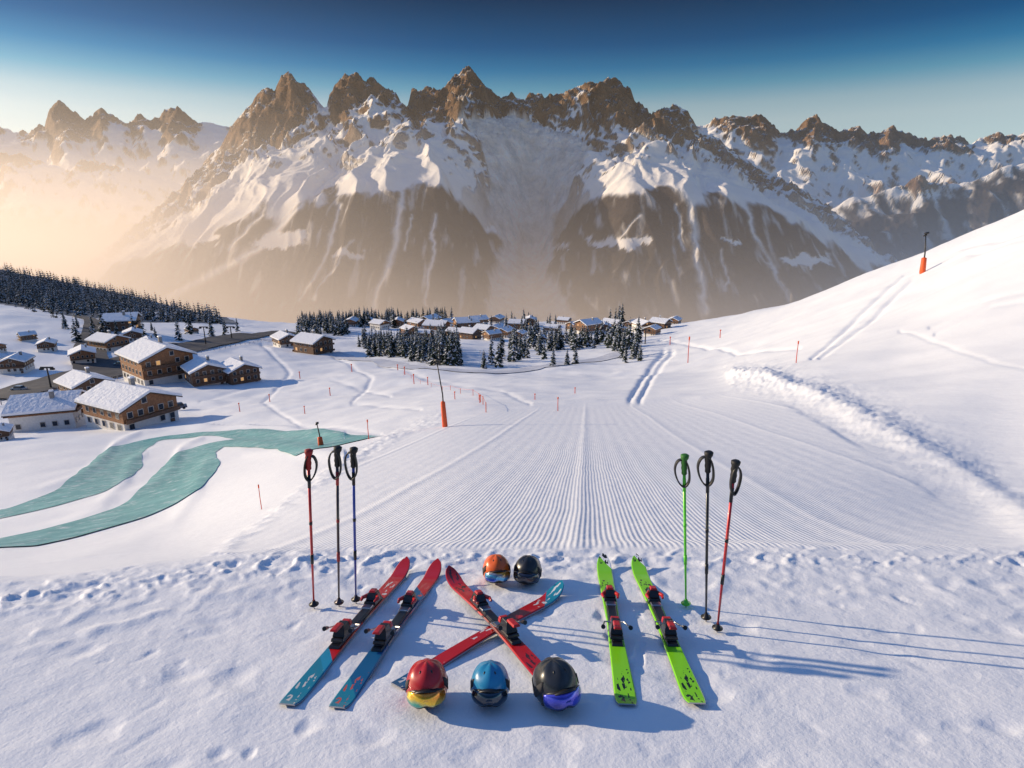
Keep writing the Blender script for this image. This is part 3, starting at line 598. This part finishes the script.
def helmet(px,py,wpx,col,lens=None,yaw=0,vents=True,tilt=-20):
    p=fhit(px,py+wpx*.30); dep=p.y*cp-(p.z-HC)*sp; s=wpx*dep/F/.250
    e=empty('ski_helmet_with_goggles' if lens else 'ski_helmet',Matrix.Translation(p+Vector((0,.02,.040)))@Matrix.Rotation(math.radians(yaw),4,'Z')@Matrix.Rotation(math.radians(tilt),4,'X')@Matrix.Scale(s,4))
    M=mat('helmet_shell',col,.32,0,.06,6,0,.35)
    na,nb=64,26; vs=[];fs=[]
    def rim(a):
        c_=math.cos(a); s_=abs(math.sin(a))
        return .085*max(0,c_)**1.2+.008-.02*s_**4
    def surf(a,t,off=0):
        zr=rim(a)
        th0=math.asin(max(-.9,min(.9,(zr-.085)/.12)));th=th0+(math.pi/2-th0)*t
        rx,ry,rz=.118+off,.140+off,.120+off; ct=math.cos(th)**.92
        x=rx*ct*math.sin(a); y=-ry*ct*math.cos(a)+.01; z=.085+rz*math.sin(th)
        if z<.085: 
            kk=(.085-z)/.09; x*=1+.10*kk; y*=1+.04*kk
        z+=.004*math.cos(6*a)*math.sin(math.pi*t)
        return (x,y,z)
    for j in range(nb+1):
        for i in range(na): vs.append(surf(2*math.pi*i/na,j/nb*.995))
    for j in range(nb):
        for i in range(na): fs.append((j*na+i,j*na+(i+1)%na,(j+1)*na+(i+1)%na,(j+1)*na+i))
    fs.append(tuple(nb*na+i for i in range(na)))
    b=MB(); b.add(vs,fs); o=obj('shell',b.mesh('shell',[M],True),e)
    sm=o.modifiers.new('t','SOLIDIFY'); sm.thickness=.008; sm.offset=-1
    b=MB(); ring=[surf(2*math.pi*i/48,0,.001) for i in range(49)]; b.tube(ring,.006,8,0,False); obj('rim_trim',b.mesh('rim_trim',[M_bk],True),e)
    b=MB(); vv=[];ff=[]
    for j in range(9):
        t=j/8
        for i in range(32):
            a=2*math.pi*i/32; x,y,z=surf(a,0,-.012); vv.append((x*(1-.25*t*t),y*(1-.25*t*t),max(-.02,z*(1-t*.95)-.02*t)))
    for j in range(8):
        for i in range(32): ff.append((j*32+i,(j+1)*32+i,(j+1)*32+(i+1)%32,j*32+(i+1)%32))
    b.add(vv,ff); obj('liner',b.mesh('liner',[mat('liner_fabric',(.02,.02,.022),.9)],True),e)
    b=MB(); arc=[surf(a_,0,.002) for a_ in np.linspace(-1.0,1.0,15)]; vv=[];ff=[]
    for i,q in enumerate(arc):
        x,y,z=q; k_=math.cos((i/14-.5)*math.pi); vv+= [(x,y,z+.012),(x*1.02,y-.022*k_,z+.006),(x*1.02,y-.022*k_,z+.002),(x,y,z)]
    for i in range(14):
        for c_ in range(4): ff.append((i*4+c_,i*4+(c_+1)%4,(i+1)*4+(c_+1)%4,(i+1)*4+c_))
    b.add(vv,ff); obj('brim',b.mesh('brim',[M_bk],True),e)
    if vents:
        b=MB()
        for a_,t0,t1 in ((-.42,.50,.62),(.42,.50,.62),(2.72,.5,.66),(3.56,.5,.66)):
            q0=Vector(surf(a_,t0,-.002)); q1=Vector(surf(a_*1.02,t1,-.002)); b.tube([q0,q0.lerp(q1,.2)+Vector((0,0,.001)),q0.lerp(q1,.5)+Vector((0,0,.002)),q0.lerp(q1,.8)+Vector((0,0,.001)),q1],[.001,.0045,.0055,.0045,.001],8)
        obj('vents',b.mesh('vents',[M_bk],True),e)
    if lens:
        lm=bpy.data.materials.new('mirror_lens'); lm.use_nodes=True; k=NB(lm); pb=k.n['Principled BSDF']; tc=k.n.new('ShaderNodeTexCoord'); se=k.n.new('ShaderNodeSeparateXYZ'); k.l.new(tc.outputs['Object'],se.inputs[0])
        f_=k.m('ADD',k.m('MULTIPLY',k.m('SUBTRACT',se.outputs[2],.015),7),k.m('ADD',k.m('MULTIPLY',se.outputs[0],1.8),k.m('MULTIPLY',k.noise(tc.outputs['Object'],14,2),.3)))
        r=k.n.new('ShaderNodeValToRGB')
        while len(r.color_ramp.elements)<len(lens): r.color_ramp.elements.new(.5)
        for i,(el,c_) in enumerate(zip(r.color_ramp.elements,lens)): el.position=.1+.8*i/(len(lens)-1); el.color=c_+(1,)
        k.l.new(f_,r.inputs[0]); k.l.new(r.outputs[0],pb.inputs['Base Color']); pb.inputs['Metallic'].default_value=.65; pb.inputs['Roughness'].default_value=.15; pb.inputs['Coat Weight'].default_value=1
        def gog(a,t,off):
            hgt=.044*(1-.25*abs(a/1.05)**3); zc=.048
            dip=.014*math.exp(-(a/.22)**2)*(1 if t<0 else 0)
            z=zc+t*hgt+dip; rx,ry=.112+off,.150+off; bul=.010*(1-t*t)
            return ((rx+bul)*math.sin(a),-(ry+bul)*math.cos(a)+.012,z)
        for nm,off,tt,aa,mm in (('goggle_frame',.0,1.15,1.12,M_bk),('goggle_lens',.008,.92,1.0,lm)):
            vv=[];ff=[]; nj=9; ni=33
            for j in range(nj):
                for i in range(ni):
                    a_=(i/(ni-1)*2-1)*aa; tj=(j/(nj-1)*2-1)*tt; vv.append(gog(a_,tj,off))
            for j in range(nj-1):
                for i in range(ni-1): ff.append((j*ni+i,j*ni+i+1,(j+1)*ni+i+1,(j+1)*ni+i))
            b=MB(); b.add(vv,ff); o=obj(nm,b.mesh(nm,[mm],True),e); sm=o.modifiers.new('t','SOLIDIFY'); sm.thickness=.022 if nm=='goggle_frame' else .004; sm.offset=-1
        vv=[];ff=[]
        for i in range(41):
            a_=1.0+(2*math.pi-2.0)*i/40; x,y,z=surf(a_,.22,.004); x2,y2,z2=surf(a_,.40,.004); vv+=[(x,y,z),(x2,y2,z2)]
        for i in range(40): ff.append((2*i,2*i+2,2*i+3,2*i+1))
        b=MB(); b.add(vv,ff); o=obj('goggle_strap',b.mesh('goggle_strap',[mat('strap_fabric',(.03,.03,.035),.8)],True),e); sm=o.modifiers.new('t','SOLIDIFY'); sm.thickness=.003
helmet(497,576,29,(.80,.13,.01),[(.05,.1,.6),(.1,.5,.8),(.9,.35,.02),(.9,.15,.02)],8)
helmet(527,577,29,(.015,.015,.018),[(.02,.02,.03),(.06,.06,.09)],-12)
helmet(427,694,44,(.45,.012,.012),[(.05,.40,.30),(.95,.62,.03),(.95,.45,.02),(.95,.25,.02),(.8,.08,.02)],6)
helmet(490,694,41,(.02,.24,.46),[(.01,.02,.04),(.03,.06,.10)],0)
helmet(558,694,47,(.02,.022,.025),[(.01,.02,.25),(.04,.06,.6),(.15,.12,.7),(.05,.3,.7)],20)

def pole(base,top,col,band,strapside=1,grip=(.012,.012,.014),name='ski_pole'):
    a=fhit(*base); y=a.y; u,v=ray(*top); t=Vector((u*y,y,HC+v*y)); ax=(t-a); L_=ax.length; ax.normalize()
    rt=Vector((0,1,0)).cross(ax).normalized(); fw=ax.cross(rt); mw=Matrix((rt,fw,ax)).transposed().to_4x4(); mw.translation=a
    e=empty(name,mw); Ms=mat('pole_shaft',col,.3,.2,.05,5,0,.6); Mb_=mat('pole_band',band,.35); Mg=mat('pole_grip',grip,.6)
    b=MB(); b.tube([(0,0,.03),(0,0,L_*.35),(0,0,L_-.12)],[.0065,.0095,.0105],14,0)
    for z0,z1 in ((.30,.36),(.55,.57),(.78,.86)):
        b.tube([(0,0,L_*z0),(0,0,L_*z1)],[.0115,.0118],14,1)
    obj('shaft',b.mesh('shaft',[Ms,Mb_],True),e)
    b=MB(); b.tube([(0,0,-.045),(0,0,.0),(0,0,.06)],[.002,.006,.009],12,0); obj('tip',b.mesh('tip',[M_bs],True),e)
    b=MB(); b.tube([(0,0,.030),(0,0,.034),(0,0,.040),(0,0,.065)],[.034,.036,.018,.011],20,0); obj('basket',b.mesh('basket',[M_bk if band==BLK else Ms],True),e)
    b=MB(); g=L_-.14; b.tube([(0,0,g),(0,0,g+.01),(0,0,g+.03),(0,0,g+.05),(0,0,g+.07),(0,0,g+.09),(.002,0,g+.11),(.004,0,g+.125),(.006,0,g+.145),(.006,0,g+.152)],[.013,.019,.0175,.021,.018,.0215,.020,.027,.029,.018],16,0)
    obj('grip',b.mesh('grip',[Mg],True),e)
    s=strapside; b=MB(); zt=L_-.03
    lp=[(0,0,zt),(s*.035,.01,zt-.01),(s*.055,.015,zt-.06),(s*.05,.01,zt-.12),(s*.03,-.005,zt-.17),(s*.005,-.02,zt-.185),(-s*.02,-.025,zt-.15),(-s*.025,-.02,zt-.09),(-s*.015,-.015,zt-.03),(0,-.01,zt)]
    vv=[];ff=[]
    pts=[Vector(p) for p in lp]; fine=[]
    for i in range(len(pts)-1):
        p0=pts[max(i-1,0)];p1=pts[i];p2=pts[i+1];p3=pts[min(i+2,len(pts)-1)]
        for q in range(5):
            t_=q/5; fine.append(.5*((2*p1)+(-p0+p2)*t_+(2*p0-5*p1+4*p2-p3)*t_**2+(-p0+3*p1-3*p2+p3)*t_**3))
    fine.append(pts[-1])
    for q in fine: vv+=[q+Vector((.0,-.014,0)),q+Vector((0,.014,0))]
    for i in range(len(fine)-1): ff.append((2*i,2*i+2,2*i+3,2*i+1))
    b.add(vv,ff); o=obj('strap',b.mesh('strap',[M_bk],True),e); sm=o.modifiers.new('t','SOLIDIFY'); sm.thickness=.009
pole((314,608),(308,451),(.5,.02,.02),BLK,1,(.30,.01,.012)); pole((339,606),(337,448),(.05,.03,.035),(.35,.03,.03),-1); pole((356,603),(353,449),(.03,.06,.35),BLK,-1)
pole((686,607),(684,456),(.12,.65,.03),(.12,.65,.03),-1,(.03,.16,.02)); pole((706,621),(708,453),(.015,.015,.018),BLK,-1); pole((717,632),(735,462),(.45,.015,.02),BLK,1)

# ---------------------------------------------------------------- mist volume in the valley
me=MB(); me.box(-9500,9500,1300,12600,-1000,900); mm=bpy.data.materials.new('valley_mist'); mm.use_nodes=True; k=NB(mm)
k.n.remove(k.n['Principled BSDF']); out=k.n['Material Output']; vo=k.n.new('ShaderNodeVolumePrincipled'); vo.inputs['Anisotropy'].default_value=.2
geo=k.n.new('ShaderNodeNewGeometry'); se=k.n.new('ShaderNodeSeparateXYZ'); k.l.new(geo.outputs['Position'],se.inputs[0])
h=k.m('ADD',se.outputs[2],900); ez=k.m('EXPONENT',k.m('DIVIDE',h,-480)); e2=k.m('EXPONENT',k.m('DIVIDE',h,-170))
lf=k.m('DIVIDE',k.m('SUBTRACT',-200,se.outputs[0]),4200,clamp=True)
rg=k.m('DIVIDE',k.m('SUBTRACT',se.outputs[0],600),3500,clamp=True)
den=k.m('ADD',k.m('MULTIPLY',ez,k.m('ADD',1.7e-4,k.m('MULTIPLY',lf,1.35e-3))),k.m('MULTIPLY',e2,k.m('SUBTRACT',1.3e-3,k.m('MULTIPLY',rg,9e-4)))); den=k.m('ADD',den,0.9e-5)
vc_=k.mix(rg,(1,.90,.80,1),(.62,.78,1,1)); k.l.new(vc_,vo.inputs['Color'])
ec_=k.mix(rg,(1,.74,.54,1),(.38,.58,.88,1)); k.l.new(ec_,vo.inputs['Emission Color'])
k.l.new(den,vo.inputs['Density']); k.l.new(k.m('MULTIPLY',den,k.m('ADD',.20,k.m('MULTIPLY',lf,.42))),vo.inputs['Emission Strength'])  # added glow in place of multiple scattering, stronger left, bluish right
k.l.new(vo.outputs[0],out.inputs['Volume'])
try: mm.cycles.volume_step_rate=2.0
except Exception as ex: print(ex)
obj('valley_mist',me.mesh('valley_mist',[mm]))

# ---------------------------------------------------------------- world, sun, camera
SE_,AZ=math.radians(17),math.radians(-75)
w=bpy.data.worlds.new('World'); bpy.context.scene.world=w; w.use_nodes=True; n=w.node_tree.nodes; l=w.node_tree.links; bg=n['Background']
sk=n.new('ShaderNodeTexSky'); sk.sky_type='NISHITA'; sk.sun_disc=False; sk.sun_elevation=SE_; sk.sun_rotation=AZ; sk.altitude=2200; sk.air_density=1.0; sk.dust_density=1.2; sk.ozone_density=3
tc=n.new('ShaderNodeTexCoord'); sx=n.new('ShaderNodeSeparateXYZ'); l.new(tc.outputs['Generated'],sx.inputs[0]); rp=n.new('ShaderNodeValToRGB'); l.new(sx.outputs[2],rp.inputs[0])
st=[(0,(1,.92,.8)),(.13,(1.45,1.08,.76)),(.155,(1.20,1.0,.72)),(.18,(.46,.74,.64)),(.205,(.10,.46,.54)),(.235,(.010,.25,.38)),(.30,(.0005,.085,.14)),(.42,(.3,.5,.7)),(.6,(1.10,1.24,1.42))]
while len(rp.color_ramp.elements)<len(st): rp.color_ramp.elements.new(.5)
for e_,(p_,c_) in zip(rp.color_ramp.elements,st): e_.position=p_; e_.color=c_+(1,)
mx=n.new('ShaderNodeMix'); mx.data_type='RGBA'; mx.blend_type='MULTIPLY'; mx.inputs[0].default_value=1; l.new(sk.outputs[0],mx.inputs[6]); l.new(rp.outputs[0],mx.inputs[7]); l.new(mx.outputs[2],bg.inputs[0]); bg.inputs[1].default_value=.15
sd=bpy.data.lights.new('sun','SUN'); sd.energy=5; sd.angle=math.radians(.6); sd.color=(1,.81,.57); so=bpy.data.objects.new('sun',sd); C.objects.link(so)
dirv=Vector((math.sin(AZ)*math.cos(SE_),math.cos(AZ)*math.cos(SE_),math.sin(SE_))); so.rotation_euler=dirv.to_track_quat('Z','Y').to_euler(); so.location=(-20,5,30)
cd=bpy.data.cameras.new('camera'); cd.sensor_width=36; cd.lens=F/1024*36; cd.clip_start=.05; cd.clip_end=60000; co=bpy.data.objects.new('camera',cd); C.objects.link(co)
co.location=(0,0,HC); co.rotation_euler=(math.pi/2-P,0,0); bpy.context.scene.camera=co
vs_=bpy.context.scene.view_settings; vs_.view_transform='Standard'; vs_.look='None'; vs_.exposure=0
